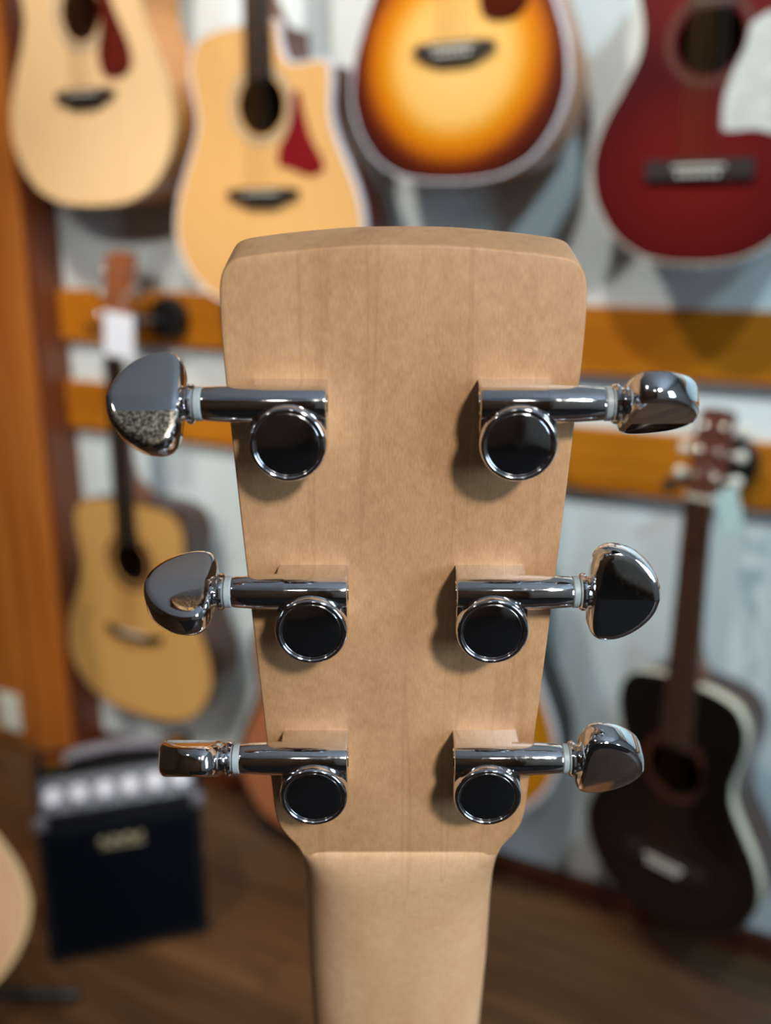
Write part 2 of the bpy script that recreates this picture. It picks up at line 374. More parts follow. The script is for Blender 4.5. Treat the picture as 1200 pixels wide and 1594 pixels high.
def offset_poly(poly, d):
    """move a closed CCW-or-CW polygon inwards by d"""
    n = len(poly); area = sum(poly[i][0]*poly[(i+1) % n][1]-poly[(i+1) % n][0]*poly[i][1] for i in range(n))
    sg = 1 if area > 0 else -1; out = []
    for i in range(n):
        a = Vector(poly[i-1]); b = Vector(poly[i]); c = Vector(poly[(i+1) % n])
        e1 = (b-a); e2 = (c-b)
        if e1.length < 1e-9 or e2.length < 1e-9: out.append(tuple(b)); continue
        n1 = Vector((-e1.y, e1.x)).normalized(); n2 = Vector((-e2.y, e2.x)).normalized()
        m = (n1+n2); m = m.normalized() if m.length > 1e-6 else n1
        k = 1/max(0.5, m.dot(n1)); out.append(tuple(b+m*(sg*d*k)))
    return out

# ------------------------------------------------------------------ room shell
def build_room():
    X0, X1, Y0, H = ROOM_X0, ROOM_X1, ROOM_Y0, CEIL
    t = 0.1
    o = struct(MB().box(((X0+X1)/2, t/2, H/2), (X1-X0+2*t, t, H)).build('wall_back', M['plaster']))
    o = struct(MB().box((X0-t/2, Y0/2, H/2), (t, -Y0, H)).build('wall_left', M['warmwall']))
    o = struct(MB().box(((X0+X1)/2, Y0-t/2, H/2), (X1-X0+2*t, t, H)).build('wall_front', M['warmwall']))
    # right wall with a window opening
    wy0, wy1, wz0, wz1 = -2.35, -1.65, 1.0, 2.15
    mb = MB()
    xc = X1+t/2
    mb.box((xc, (Y0+wy0)/2, H/2), (t, wy0-Y0, H)); mb.box((xc, wy1/2, H/2), (t, -wy1, H))
    mb.box((xc, (wy0+wy1)/2, wz0/2), (t, wy1-wy0, wz0)); mb.box((xc, (wy0+wy1)/2, (wz1+H)/2), (t, wy1-wy0, H-wz1))
    struct(mb.build('wall_right', M['plaster']))
    wn = struct(empty('window_1', (X1, (wy0+wy1)/2, wz0)), 'shop window in the right wall letting in cool daylight', 'window')
    fr = MB(); ww = wy1-wy0; hh = wz1-wz0
    for y in (-ww/2+.025, ww/2-.025): fr.box((0.03, y, hh/2), (0.06, 0.05, hh))
    for z in (0.025, hh-.025): fr.box((0.03, 0, z), (0.06, ww, 0.05))
    fr.box((0.03, 0, hh/2), (0.05, 0.035, hh))
    fr.build('window_frame', M['postdark'], wn)
    gl = emis('bright_daylight_pane', (0.62, 0.80, 1.0), WINDOW_STRENGTH)
    for s in (-1, 1):
        MB().box((0.06, s*ww/4, hh/2), (0.008, ww/2-.07, hh-.1)).build('pane', gl, wn)
    struct(MB().box(((X0+X1)/2, Y0/2, H+t/2), (X1-X0+2*t, -Y0+2*t, t)).build('ceiling', M['ceiling']))
    # floor of boards running along the wall
    fl = struct(MB().box(((X0+X1)/2, Y0/2, -0.06), (X1-X0+2*t, -Y0+2*t, 0.08)).build('floor', M['postdark']))
    bw = 0.105; rows = int(math.ceil(-Y0/bw))
    meshes = {}
    for r in range(rows):
        yc = -bw/2-r*bw; x = X0-random.uniform(0, 1.2)
        while x < X1:
            Lb = random.choice((0.9, 1.2, 1.5)); x0 = max(x, X0); x1 = min(x+Lb, X1)
            if x1-x0 > 0.05:
                key = round(x1-x0, 2)
                if key not in meshes:
                    p = MB().bbox((0, 0, 0), (key-0.002, bw-0.003, 0.02), 0.0015).build('plank', M['floor'], fl); meshes[key] = p.data
                else:
                    p = share('plank', meshes[key], fl)
                p.location = ((x0+x1)/2, yc, -0.010)
            x += Lb
    struct(MB().bbox(((X0+X1)/2, -0.008, 0.025), (X1-X0, 0.016, 0.05), 0.004).build('baseboard_back', M['baseboard']))
    # rails screwed to the wall
    for i, (z0, z1) in enumerate(((1.054, 1.169), (0.850, 0.962), (2.165, 2.28), (1.955, 2.07))):
        r_ = MB().bbox((0, 0, 0), (X1+1.72, 0.022, z1-z0), 0.003).build('trim_%d' % (i+1), M['rail'])
        r_.location = ((X1-1.72)/2, -0.0112, (z0+z1)/2); struct(r_)
    # wooden pilaster at the left end of the wall
    ps = struct(empty('trim_5', (-1.725, 0, 0)), 'wide varnished wooden post at the left end of the guitar wall', 'post')
    xs = [0.0, -0.115, -0.245, -0.375, -0.505, -0.64, -0.775]
    for i in range(6):
        a, b_ = xs[i], xs[i+1]; dpt = 0.100 if i == 0 else (0.088 if i % 2 else 0.094)
        p = MB().bbox(((a+b_)/2, -dpt/2, CEIL/2), (abs(a-b_)-0.002, dpt, CEIL-0.002), 0.004).build('board', M['post'], ps)
    MB().bbox((0.009, -0.045, CEIL/2), (0.018, 0.09, CEIL-0.002), 0.003).build('side_board', M['postdark'], ps)
    # switch plate low on the post
    sw = tag(empty('outlet_plate', (-1.945, -0.0945, 0.085)), 'small white outlet plate low on the wooden post', 'outlet')
    sw.location = (-1.94, -0.0945, 0.088)
    MB().bbox((0, -0.003, 0), (0.075, 0.006, 0.105), 0.002).build('plate', M['plate'], sw)
    for z in (-0.022, 0.022):
        MB().lathe([(0.016, 0), (0.016, 0.002), (0.014, 0.003)], (0, -0.006, z), (0, -1, 0), 16).build('socket', M['nutwhite'], sw)
build_room()

def build_lamps():
    where = ['at the back left of the shop', 'at the back right of the shop']
    for (x, y, r, s, c), wh in zip(LAMPS, where):
        t = tag(empty('ceiling_light', (x, y, CEIL)), 'round white ceiling light '+wh, 'light', 'ceiling lights')
        MB().lathe([(r+.02, 0), (r+.02, -0.03), (r+.012, -0.04), (r, -0.04), (r, -0.02)], (0, 0, 0), (0, 0, 1), 32, cap=False).build('rim', M['lampwhite'], t, True, 40)
        MB().lathe([(r, -0.034), (r, -0.03)], (0, 0, 0), (0, 0, 1), 32).build('diffuser', emis('lamp_glow', c, s), t)
    tag(MB().bbox((0, -1.22, CEIL-.0125), (3.4, .034, .025), .003).build('light_track', M['lampwhite']), 'white ceiling track carrying the row of spotlights', 'track')
    for (x, y, wt, c, aim, cone, sr), wh in zip(SPOTS, ('aimed at the guitars, leftmost on the track', 'aimed at the guitars, second from left on the track', 'aimed at the guitars, third from left on the track', 'aimed at the guitars, rightmost on the track', 'on the ceiling behind the photographer', 'added at the back to brighten the left end of the wall')):
        k = max(1.0, sr/.036)
        z = CEIL-.11*k
        t = tag(empty('track_light', (x, y, CEIL-(.025 if k == 1 else 0))), 'white cylindrical spotlight '+wh, 'light', 'track spotlights')
        o = Vector((0, 0, z-t.location.z))
        MB().tube([(0, 0, 0), o], .007, 8).build('stem', M['lampwhite'], t)
        d = (Vector(aim)-Vector((x, y, z))).normalized()
        MB().lathe([(.02*k, -.065*k), (.042*k, -.055*k), (.045*k, .06*k), (.040*k, .06*k), (.038*k, -.02*k)], o, d, 24, cap=False).build('can', M['lampwhite'], t, True, 40)
        ld = bpy.data.lights.new('spot_lamp', 'SPOT'); ld.energy = wt; ld.color = c; ld.spot_size = rad(cone); ld.spot_blend = 0.6; ld.shadow_soft_size = sr
        lo = bpy.data.objects.new('spot_lamp', ld); COL.objects.link(lo); lo.parent = t
        lo.location = o+d*.062*k; lo.rotation_euler = d.to_track_quat('-Z', 'Y').to_euler()
build_lamps()

# ------------------------------------------------------------------ guitars
DREAD = [(0, 0), (.25, .004), (.50, .022), (.74, .072), (.91, .155), (.99, .24), (1.0, .30), (.965, .39), (.87, .49), (.76, .585), (.70, .66), (.695, .71), (.72, .78), (.745, .85), (.735, .905), (.66, .96), (.50, .988), (.25, .998), (0, 1.0)]
PARLOR = [(0, 0), (.25, .005), (.50, .028), (.75, .088), (.92, .175), (.995, .265), (.985, .34), (.90, .425), (.76, .51), (.645, .585), (.60, .645), (.615, .71), (.67, .785), (.695, .85), (.665, .915), (.55, .97), (.35, .993), (.16, 1.0), (0, 1.0)]
CUT = [(0, 0), (.25, .004), (.50, .022), (.74, .072), (.91, .155), (.99, .24), (1.0, .30), (.965, .39), (.87, .49), (.76, .585), (.70, .66), (.69, .72), (.70, .78), (.695, .825), (.66, .855), (.58, .862), (.46, .858), (.35, .856), (.27, .868), (.225, .90), (.20, .95), (.185, 1.0), (0, 1.0)]
def body_outline(P):
    hw, L, tail = P['W']/2, P['L'], P['tail']
    R = catmull(P.get('right', P['shape']), 4); Lh = catmull(P['shape'], 4)
    right = [(x*hw, z*L-tail) for x, z in R]; left = [(-x*hw, z*L-tail) for x, z in Lh]
    poly = right[:-1]+left[::-1][:-1]
    poly = [p for i, p in enumerate(poly) if (Vector(p)-Vector(poly[i-1])).length > 1e-5]
    return poly
def holed_plate(poly, hole, y0, y1, name, mat, parent):
    bm = bmesh.new()
    def loop(pts, y):
        vs = [bm.verts.new((x, y, z)) for x, z in pts]
        return vs, [bm.edges.new((vs[i], vs[(i+1) % len(vs)])) for i in range(len(vs))]
    vo, eo = loop(poly, y0); vh, eh = loop(hole, y0)
    bmesh.ops.triangle_fill(bm, use_beauty=True, use_dissolve=False, edges=eo+eh)
    # thickness of the hole edge and the outer edge
    for ring in (vo, vh):
        back = [bm.verts.new((v.co.x, y1, v.co.z)) for v in ring]
        for i in range(len(ring)):
            j = (i+1) % len(ring); bm.faces.new((ring[i], ring[j], back[j], back[i]))
    bmesh.ops.recalc_face_normals(bm, faces=bm.faces)
    for f in bm.faces:
        if abs(f.normal.y) > .9 and f.normal.y > 0: f.normal_flip()
    me = bpy.data.meshes.new(name); bm.to_mesh(me); bm.free(); me.materials.append(mat)
    o = bpy.data.objects.new(name, me); COL.objects.link(o); o.parent = parent; return o
def circle(r, cx, cz, n=40): return [(cx+r*math.cos(2*PI*k/n), cz+r*math.sin(2*PI*k/n)) for k in range(n)]
def ring_strip(poly_out, poly_in, y0, y1, mb):
    n = len(poly_out)
    vs = [(x, y0, z) for x, z in poly_out]+[(x, y0, z) for x, z in poly_in]+[(x, y1, z) for x, z in poly_out]+[(x, y1, z) for x, z in poly_in]
    fs = []
    for i in range(n):
        j = (i+1) % n
        fs += [(i, j, n+j, n+i), (2*n+j, 2*n+i, 3*n+i, 3*n+j), (i, 2*n+i, 2*n+j, j), (n+j, 3*n+j, 3*n+i, n+i)]
    return mb.add(vs, fs)

def guitar_body(g, P):
    poly = body_outline(P); D = P['depth']
    hz = P['hole']; hr = P.get('hole_r', 0.05)
    hole = circle(hr, 0, hz)
    holed_plate(poly, hole, 0.0, 0.003, 'soundboard', P['top'], g)
    n = len(poly); inn = offset_poly(poly, 0.0025)
    mb = MB()
    zmin = -P['tail']; zl = P['L']
    def dep(z): return D*(1.0-0.14*max(0, min(1, (z-zmin)/zl)))
    vs = [(x, 0.003, z) for x, z in inn]+[(x, dep(z)-0.004, z) for x, z in inn]+[(x, dep(z), z) for x, z in offset_poly(inn, 0.004)]
    fs = []
    for i in range(n):
        j = (i+1) % n; fs += [(j, i, n+i, n+j), (n+j, n+i, 2*n+i, 2*n+j)]
    mb.add(vs, fs)
    sd = mb.build('sides', P['side'], g, True, 35)
    # the back as a plate of its own
    bm = bmesh.new(); bp_ = offset_poly(inn, 0.003)
    vv = [bm.verts.new((x, dep(z)+0.0002, z)) for x, z in bp_]; ee = [bm.edges.new((vv[i], vv[(i+1) % n])) for i in range(n)]
    bmesh.ops.triangle_fill(bm, use_beauty=True, edges=ee)
    for f in bm.faces:
        f.normal_update()
        if f.normal.y < 0: f.normal_flip()
    me = bpy.data.meshes.new('back'); bm.to_mesh(me); bm.free(); me.materials.append(P['back'] if 'back' in P else P['side'])
    share('back', me, g)
    # binding round the edge of the top
    bw, bd = P.get('bind_w', 0.003), P.get('bind_d', 0.006)
    mb = MB(); ring_strip(offset_poly(poly, -P.get('bind_o', 0.0012)), offset_poly(poly, bw), -0.0008 if bw > .001 else 0.0006, bd, mb)
    mb.build('binding', P['bind'], g)
    # rosette
    mb = MB(); ring_strip(circle(hr*P.get('ros_out', 1.32), 0, hz), circle(hr*P.get('ros_in', 1.10), 0, hz), -0.0007, 0.0005, mb); mb.build('rosette', P['rosette'], g)
    # bridge with saddle and pins
    bwid = P.get('bridge_w', 0.155)
    pts = [(-bwid/2, 0.007), (-0.045, 0.010), (0.045, 0.010), (bwid/2, 0.007), (bwid/2, -0.005), (0.052, -0.012), (0.028, -0.022), (-0.028, -0.022), (-0.052, -0.012), (-bwid/2, -0.005)] if P.get('bridge', 'belly') == 'belly' else \
          [(-bwid/2, 0.012), (bwid/2, 0.012), (bwid/2, -0.014), (-bwid/2, -0.014)]
    if P.get('bridge') == 'smile':
        pts = [(-bwid/2, 0.012), (-0.05, 0.004), (0, 0.0), (0.05, 0.002), (bwid/2, 0.008), (bwid/2, -0.006), (0.05, -0.014), (0, -0.017), (-0.05, -0.013), (-bwid/2, -0.002)]
    br = MB().prism(pts, -0.009, 0.0).build('bridge', P.get('bridge_m', M['ebony']), g)
    MB().box((0, -0.0105, 0.002), (0.072, 0.004, 0.003)).build('saddle', M['nutwhite'], br)
    pin = None
    for k in range(6):
        loc = ((k-2.5)*0.0105, -0.009, -0.0085)
        if pin is None:
            p = MB().lathe([(0.0025, 0), (0.0035, 0.003), (0.0028, 0.0055), (0.0, 0.006)], (0, 0, 0), (0, -1, 0), 10).build('bridge_pin', P.get('pins', M['nutwhite']), br); p.location = loc; pin = p.data
        else: share('bridge_pin', pin, br, loc)
    # pickguard
    if 'guard' in P:
        gm, kind = P['guard']
        if kind == 'drop':
            pts = catmull([(hr*.95, hz+.030), (hr*1.25, hz+.045), (.086, hz-.005), (.116, hz-.07), (.113, hz-.105), (.080, hz-.118), (.046, hz-.108), (.038, hz-.07), (.046, hz-.045), (hr*1.02, hz-.015)], 4)
        elif kind == 'flare':
            pts = catmull([(.066, hz+.016), (.078, hz+.020), (.086, hz-.01), (.100, hz-.055), (.124, hz-.095), (.122, hz-.112), (.096, hz-.118), (.060, hz-.106), (.034, hz-.098), (.036, hz-.070), (.056, hz-.04), (.065, hz-.005)], 4)
        elif kind == 'pearl':
            pts = catmull([(.051, hz+.014), (.080, hz+.028), (.104, hz+.010), (.106, hz-.03), (.118, hz-.085), (.126, hz-.120), (.105, hz-.128), (.070, hz-.119), (.034, hz-.120), (.025, hz-.110), (.026, hz-.072), (.035, hz-.042), (.047, hz-.015)], 4)
        else:
            pts = catmull([(.050, hz+.06), (.085, hz+.07), (.098, hz+.02), (.102, hz-.06), (.112, hz-.12), (.080, hz-.125), (.045, hz-.10), (.035, hz-.055), (.052, hz-.015)], 4)
        MB().prism(pts, -0.0018, 0.0).build('pickguard', gm, g)
    MB().lathe([(0.007, 0), (0.007, 0.003), (0.004, 0.006), (0.006, 0.012), (0.0, 0.013)], (0, D*0.5, -P['tail']), (0, 0, -1), 12).build('strap_button', M['nickel'], g)

def guitar_neck(g, P):
    sc_, hz, hr = P['scale'], P['hole'], P.get('hole_r', .05)
    zb = P['L']-P['tail']            # body joint
    z0 = hz+hr*0.86                  # end of the fretboard
    w0, w1 = 0.056, 0.044            # widths at the sound hole and nut
    wd = lambda z: w0+(w1-w0)*(z-z0)/(sc_-z0)
    fb = MB(); fb.add([(-w0/2, -.0065, z0), (w0/2, -.0065, z0), (w1/2, -.0065, sc_), (-w1/2, -.0065, sc_), (-w0/2, 0, z0), (w0/2, 0, z0), (w1/2, 0, sc_), (-w1/2, 0, sc_)],
                      [(0, 1, 2, 3), (7, 6, 5, 4), (0, 4, 5, 1), (1, 5, 6, 2), (2, 6, 7, 3), (3, 7, 4, 0)])
    fbo = fb.build('fretboard', P.get('fb', M['rosewood']), g)
    fr = MB()
    for k in range(1, 21):
        z = sc_*2**(-k/12)
        if z > z0+.003: fr.box((0, -.0072, z), (wd(z)-.002, .0014, .0022))
    f = fr.build('frets', M['nickel'], fbo); f['kind'] = 'stuff'
    # neck shaft, half-round behind the fretboard, with the heel
    mb = MB(); n = 9; prof = []
    zs = [zb-.012, zb+.01, zb+.045, zb+.09, zb+.15, sc_-.03, sc_+.004]
    ds = [P['depth']*.80, P['depth']*.74, .042, .021, .018, .016, .015]
    for z, d in zip(zs, ds):
        hw = wd(z)/2*.98
        for k in range(n):
            a = PI*k/(n-1); prof.append((hw*math.cos(a), .0005+d*math.sin(a), z))
    fs = []
    for i in range(len(zs)-1):
        for k in range(n-1): fs.append((i*n+k, i*n+k+1, (i+1)*n+k+1, (i+1)*n+k))
        fs.append((i*n+n-1, i*n, (i+1)*n, (i+1)*n+n-1))
    fs += [tuple(range(n)), tuple(range(len(zs)*n-1, len(zs)*n-n-1, -1))]
    mb.add(prof, fs); mb.build('neck', P.get('neck', M['neckwood']), g, True, 50)
    MB().box((0, -.0045, sc_+.0025), (w1, .009, .005)).build('nut', M['nutwhite'], g)
    # headstock tilted back
    Rt = Matrix.Translation((0, 0.001, sc_+.005)) @ Matrix.Rotation(rad(-12), 4, 'X')
    hp = P.get('head', [(-.022, 0), (-.031, .030), (-.034, .09), (-.036, .165), (0, .172), (.036, .165), (.034, .09), (.031, .030), (.022, 0)])
    mb = MB().prism(hp, 0, .0145)
    h = mb.build('headstock', P.get('headm', M['head_dark']), g, T=Rt)
    tm = None
    zz = (.030, .068, .106) if 'tp' in P else (.042, .085, .128); dx = -.006 if 'tp' in P else 0.0
    post = MB().lathe([(.0055, -.001), (.0055, .002), (.003, .003), (.003, .012), (.0036, .014), (0, .014)], (0, 0, 0), (0, -1, 0), 12)
    for s in (-1, 1):
        for z in zz:
            ot = post.build('tuner_post', P.get('tuner', M['nickel']), h, True, 40, T=Rt @ Matrix.Translation((s*(.022+dx), 0, z)))
            b = MB(); b.tube([(s*(.03+dx), .012, z), (s*(.046+dx), .012, z)], .003, 8)
            b.lathe([(0, 0), (.006, .0005), (.0085, .004), (.0095, .009), (.0085, .013), (.005, .0155), (0, .016)], (s*(.045+dx), .012, z), (s, 0, 0), 14)
            b.box((s*(.022+dx), .018, z), (.014, .007, .02))
            b.build('tuner_button', P.get('tbutton', M['nickel']), h, True, 40, T=Rt)
    # strings
    for k in range(6):
        u = (k-2.5)/2.5
        pts = [(u*.026, -.0095, -.004), (u*.026, -.0125, .002), (u*.0185, -.0100, sc_+.002)]
        s = -1 if k < 3 else 1; zi = zz[(2-k)] if False else zz[k] if k < 3 else zz[5-k]
        e = Rt @ Vector((s*.0195, -.006, zi)); pts.append(tuple(e))
        MB().tube(pts, .0006 if k < 3 else .0004, 5).build('string', M['bronze'] if k < 4 else M['nickel'], g)

def make_guitar(name, label, P, loc, rot=(0, 0, 0), group=None, neck=True):
    g = tag(empty(name, loc, rot), label, 'guitar', group)
    guitar_body(g, P)
    if neck: guitar_neck(g, P)
    return g

def hanger(x, z, label, bx=0.0, wide=0.0):
    """wall hanger: round base on the rail, arm, padded yoke; x,z = nut position of its guitar"""
    t = tag(empty('guitar_hanger', (x, -0.0224, z+.035)), label, 'hanger', 'guitar hangers on the rails')
    MB().lathe([(.042, 0), (.045, .006), (.045, .022), (.039, .030), (.012, .032)], (bx, 0, 0), (0, -1, 0), 28).build('base', M['black'], t, True, 40)
    MB().tube([(bx, -.03, 0), (bx*.4, -.075, -.004), (0, -.088, -.014)], .006, 10).build('arm', M['blackmetal'], t, True, 40)
    y = MB()
    for s in (-1, 1):
        y.tube([(0, -.088, -.014), (s*.02, -.090, -.016), (s*(.034+wide), -.098, -.018), (s*(.037+wide), -.125, -.018), (s*(.037+wide), -.158, -.018), (s*(.039+wide), -.166, -.006)], [.006, .0065, .0075, .0080, .0080, .0075], 10)
    y.build('yoke', M['black'], t, True, 40)

GW = 'acoustic guitars hanging on the shop wall'
YF = -0.16
def hung(name, label, P, bridge_xz, roll=0.0, hang_label=None, lean=0.0, bx=0.0, yaw=0.0):
    x, z = bridge_xz
    g = make_guitar(name, label, P, (x, YF, z), (lean, roll, yaw), GW)
    hanger(x+math.sin(roll)*P['scale'], z+P['scale'], hang_label, bx, 0.007 if yaw else 0.0)
    return g

base = dict(shape=DREAD, W=.40, L=.50, tail=.195, depth=.112, hole=.15, scale=.645, rosette=M['rosette'], bind=M['nat_bind'])
def build_guitars():
    hung('acoustic_guitar', 'natural pale spruce guitar with tan sides beside the wooden post, upper row', dict(base, W=.415, L=.51, depth=.13, tail=.200, hole=.142, top=M['spruce'], side=M['side_tan'], guard=(M['tort'], 'drop'), bridge_w=.145, bind_w=.002, pins=M['ebony']), (-1.4395, 1.542), 0, 'black wall hanger holding the pale spruce guitar with tan sides')
    hung('cutaway_guitar', 'natural cutaway guitar with red pickguard and white binding, upper row', dict(base, right=CUT, depth=.12, W=.405, L=.475, tail=.198, hole=.146, top=M['spruce_warm'], side=M['side_red'], guard=(M['tort_red'], 'flare'), bind=M['white_bind'], bind_w=.003, bind_d=.012, bridge_w=.15, fb=M['ebony'], pins=M['ebony']), (-1.0367, 1.3544), 0, 'black wall hanger holding the cutaway guitar')
    hung('sunburst_guitar', 'amber sunburst guitar with white binding hanging in the upper row', dict(base, W=.37, L=.50, tail=.195, hole=.15, top=M['sun_top'], side=M['side_brown'], guard=(M['tort_dark'], 'drop'), bind=M['white_bind'], bind_w=.0022, bind_d=.011, bind_o=.0005, bridge_w=.135), (-0.6707, 1.5608), 0, 'black wall hanger holding the amber sunburst guitar')
    pl = dict(base, shape=PARLOR, W=.315, L=.472, tail=.132, hole=.168, hole_r=.046, depth=.10, rosette=M['rosette_dark'], bind=M['cream'], bridge='bar', bridge_w=.15)
    hung('parlor_guitar', 'cherry red parlor guitar with white pearl pickguard, upper row', dict(pl, top=M['red_top'], side=M['side_red'], guard=(M['pearloid'], 'pearl'), bind_w=.0015, bind_d=.010, bind_o=.0005, fb=M['rosewood']), (-0.2868, 1.3745), 0, 'black wall hanger holding the cherry red parlor guitar')
    hung('parlor_guitar', 'near-black parlor guitar with cream edge binding, lower right of the wall', dict(pl, W=.328, L=.455, tail=.118, hole=.180, top=M['black_top'], side=M['side_dark'], guard=(M['blackguard'], 'big'), bind_w=.0006, bind_d=.019, bind_o=.0005, tbutton=M['nutwhite'], tp=.017, head=[(-.022, 0), (-.027, .012), (-.0275, .12), (-.024, .134), (0, .136), (.024, .134), (.0275, .12), (.027, .012), (.022, 0)]), (-0.245, 0.2482), 0, 'round black wall hanger behind the head of the near-black guitar', bx=.022, yaw=rad(-18))
    hung('acoustic_guitar', 'natural golden spruce guitar with dark sides and a tag, lower left of the wall', dict(base, W=.415, L=.505, tail=.203, hole=.165, depth=.115, top=M['spruce_gold'], side=M['side_dark'], bridge='smile', pins=M['ebony'], bind=M['ebony'], bind_w=.0015, rosette=M['rosette_dark'], fb=M['ebony'], headm=M['neckwood']), (-1.42, 0.4368), 0, 'round black wall hanger beside the head of the golden spruce guitar', bx=.045)
    hung('acoustic_guitar', 'reddish brown mahogany guitar with black binding, mostly hidden behind the headstock', dict(base, W=.40, L=.49, tail=.19, top=M['maho_top'], side=M['side_dark'], bind=M['black_bind'], bind_w=.010, bind_d=.01), (-.955, .235), 0, 'black wall hanger holding the mahogany guitar')
    hung('sunburst_guitar', 'amber orange guitar with white binding and black sides, behind the headstock, lower row', dict(base, W=.36, L=.49, tail=.19, top=M['amber_top'], side=M['black'], bind=M['white_bind'], bind_w=.007, bind_d=.008), (-.625, .435), 0, 'black wall hanger holding the amber orange guitar')
build_guitars()

def price_tags():
    x, z = -1.3613, 1.0952
    t = tag(empty('price_tag', (x, -.205, z), (rad(4), rad(8), rad(8))), 'white rectangular price tag hanging from the golden spruce guitar', 'tag')
    MB().bbox((0, 0, 0), (.068, .0012, .088), .0004).build('card', M['tag'], t)
    MB().tube([(0.0, -.001, .040), (.008, .004, .07), (.024, .02, .10)], .0007, 6).build('string', M['nutwhite'], t)
    x, z = -0.1958, 0.8901
    t = tag(empty('price_tag', (x, -.20, z), (rad(3), rad(-22), rad(50))), 'pale green tag hanging from the near-black parlor guitar', 'tag')
    MB().bbox((0, 0, 0), (.045, .0012, .075), .0004).build('card', M['tag_green'], t)
    MB().tube([(0.0, -.001, .034), (-.004, .004, .06), (-.018, .006, .085)], .0007, 6).build('string', M['nutwhite'], t)
price_tags()

# ------------------------------------------------------------------ amplifier on the floor
def build_amp():
    t = tag(empty('guitar_amplifier', (-1.125, -.5425, 0), (0, 0, rad(45.4))), 'small black guitar amplifier with silver knobs standing on the floor', 'amplifier')
    W_, D_, H_ = .288, .17, .292
    a = rad(-4)     # the front leans back a little
    mb = MB()
    prof = [(0, .012), (.022, H_), (.070, H_+.052), (D_, H_+.052), (D_+.01, .012)]     # side profile (depth, height)
    n = len(prof)
    vs = [(-W_/2, d, z) for d, z in prof]+[(W_/2, d, z) for d, z in prof]
    fs = [tuple(range(n)), tuple(range(2*n-1, n-1, -1))]+[((i+1) % n, i, n+i, n+(i+1) % n) for i in range(n)]
    mb.add(vs, fs).build('cabinet', M['amp'], t)
    lean = math.atan2(.022, H_-.012)
    Rf = Matrix.Rotation(-lean, 4, 'X')
    T = Matrix.Translation((0, 0, .012)) @ Rf
    MB().bbox((0, -.003, .132), (W_-.030, .008, .228), .003).build('grille', M['grille'], t, T=T)
    bd = MB(); bz = .222
    pts = [(-.040+.0055*k+.004*math.sin(k*2.1), -.009, bz+.008*math.sin(k*1.55)) for k in range(15)]
    bd.tube(pts, .0036, 6); bd.bbox((0, -.0075, bz-.012), (.076, .002, .004), .0008)
    bd.build('badge', M['badge'], t, True, 40, T=T)
    for sx in (-1, 1):
        for z in (.270,):
            MB().bbox((sx*(W_/2-.006), .004, z), (.024, .018, .024), .005).build('corner_protector', M['steel'], t, T=T)
    # sloping control panel
    sl = math.atan2(.052, .048)
    Tp = Matrix.Translation((0, .046, H_+.026)) @ Matrix.Rotation(sl, 4, 'X')
    MB().bbox((0, 0, .001), (W_-.02, .062, .004), .001).build('control_panel', M['panel'], t, T=Tp)
    kn = None
    for k in range(6):
        x = -.112+k*.0445
        MB().lathe([(.019, 0), (.019, .004), (.0165, .006), (.015, .016), (.0135, .018), (0, .018)], (x, -.004, .003), (0, 0, 1), 20).build('knob', M['knob'], t, True, 40, T=Tp)
    h = MB(); 
    for k in range(9): pass
    hp = [(-.100, .115, H_+.056), (-.07, .115, H_+.070), (0, .115, H_+.076), (.07, .115, H_+.070), (.100, .115, H_+.056)]
    hs = MB()
    for i in range(4):
        p, q = Vector(hp[i]), Vector(hp[i+1]); c = (p+q)/2; ang = math.atan2(q.z-p.z, q.x-p.x)
        hs.box(c, ((q-p).length+.004, .026, .006), Matrix.Rotation(-ang, 3, 'Y'))
    hh = hs.build('handle', M['strap'], t)
    for s in (-1, 1): MB().bbox((s*.108, .115, H_+.057), (.042, .034, .012), .004).build('handle_end', M['gold'], hh)
    for sx in (-1, 1):
        for y in (.03, D_-.02): MB().lathe([(.012, 0), (.011, .013)], (sx*(W_/2-.03), y, 0), (0, 0, 1), 12).build('foot', M['black'], t)
build_amp()

# ------------------------------------------------------------------ guitar on a floor stand at the left edge
def floor_guitar():
    yaw = rad(62)
    P = dict(base, W=.40, L=.50, tail=.19, top=M['pale_body'], side=M['side_tan'], bind=M['nat_bind'], bind_w=.006)
    make_guitar('acoustic_guitar', 'pale pinkish guitar on a floor stand, cut off by the left edge', P, (-1.228, -.925, .305), (rad(-9), 0, yaw))
    s = tag(empty('guitar_stand', (-1.385, -.835, 0)), 'black folding floor stand under the pale guitar', 'stand')
    MB().tube([(0, 0, .02), (-.01, .02, .62)], .009, 10).build('pole', M['blackmetal'], s, True, 40)
    for e in ((.265, .155), (-.20, .06), (.06, -.25)):
        l = MB().tube([(0, 0, .05), (e[0]*.5, e[1]*.5, .022), (e[0], e[1], .011)], .0105, 10).build('leg', M['blackmetal'], s, True, 40)
    ar = MB()
    c, sn = math.cos(yaw), math.sin(yaw)
    for k in (-1, 1):
        pts = []
        for (u, dpt, z) in ((0, 0, .105), (k*.06, 0, .105), (k*.10, -.05, .112), (k*.10, -.155, .107), (k*.10, -.165, .13)):
            pts.append((u*c-dpt*sn*1.0, u*sn+dpt*c, z))
        ar.tube(pts, .008, 8)
    ar.build('cradle', M['blackmetal'], s, True, 40)
floor_guitar()

# ------------------------------------------------------------------ the guitar in the foreground, seen from the back
MM = 0.001
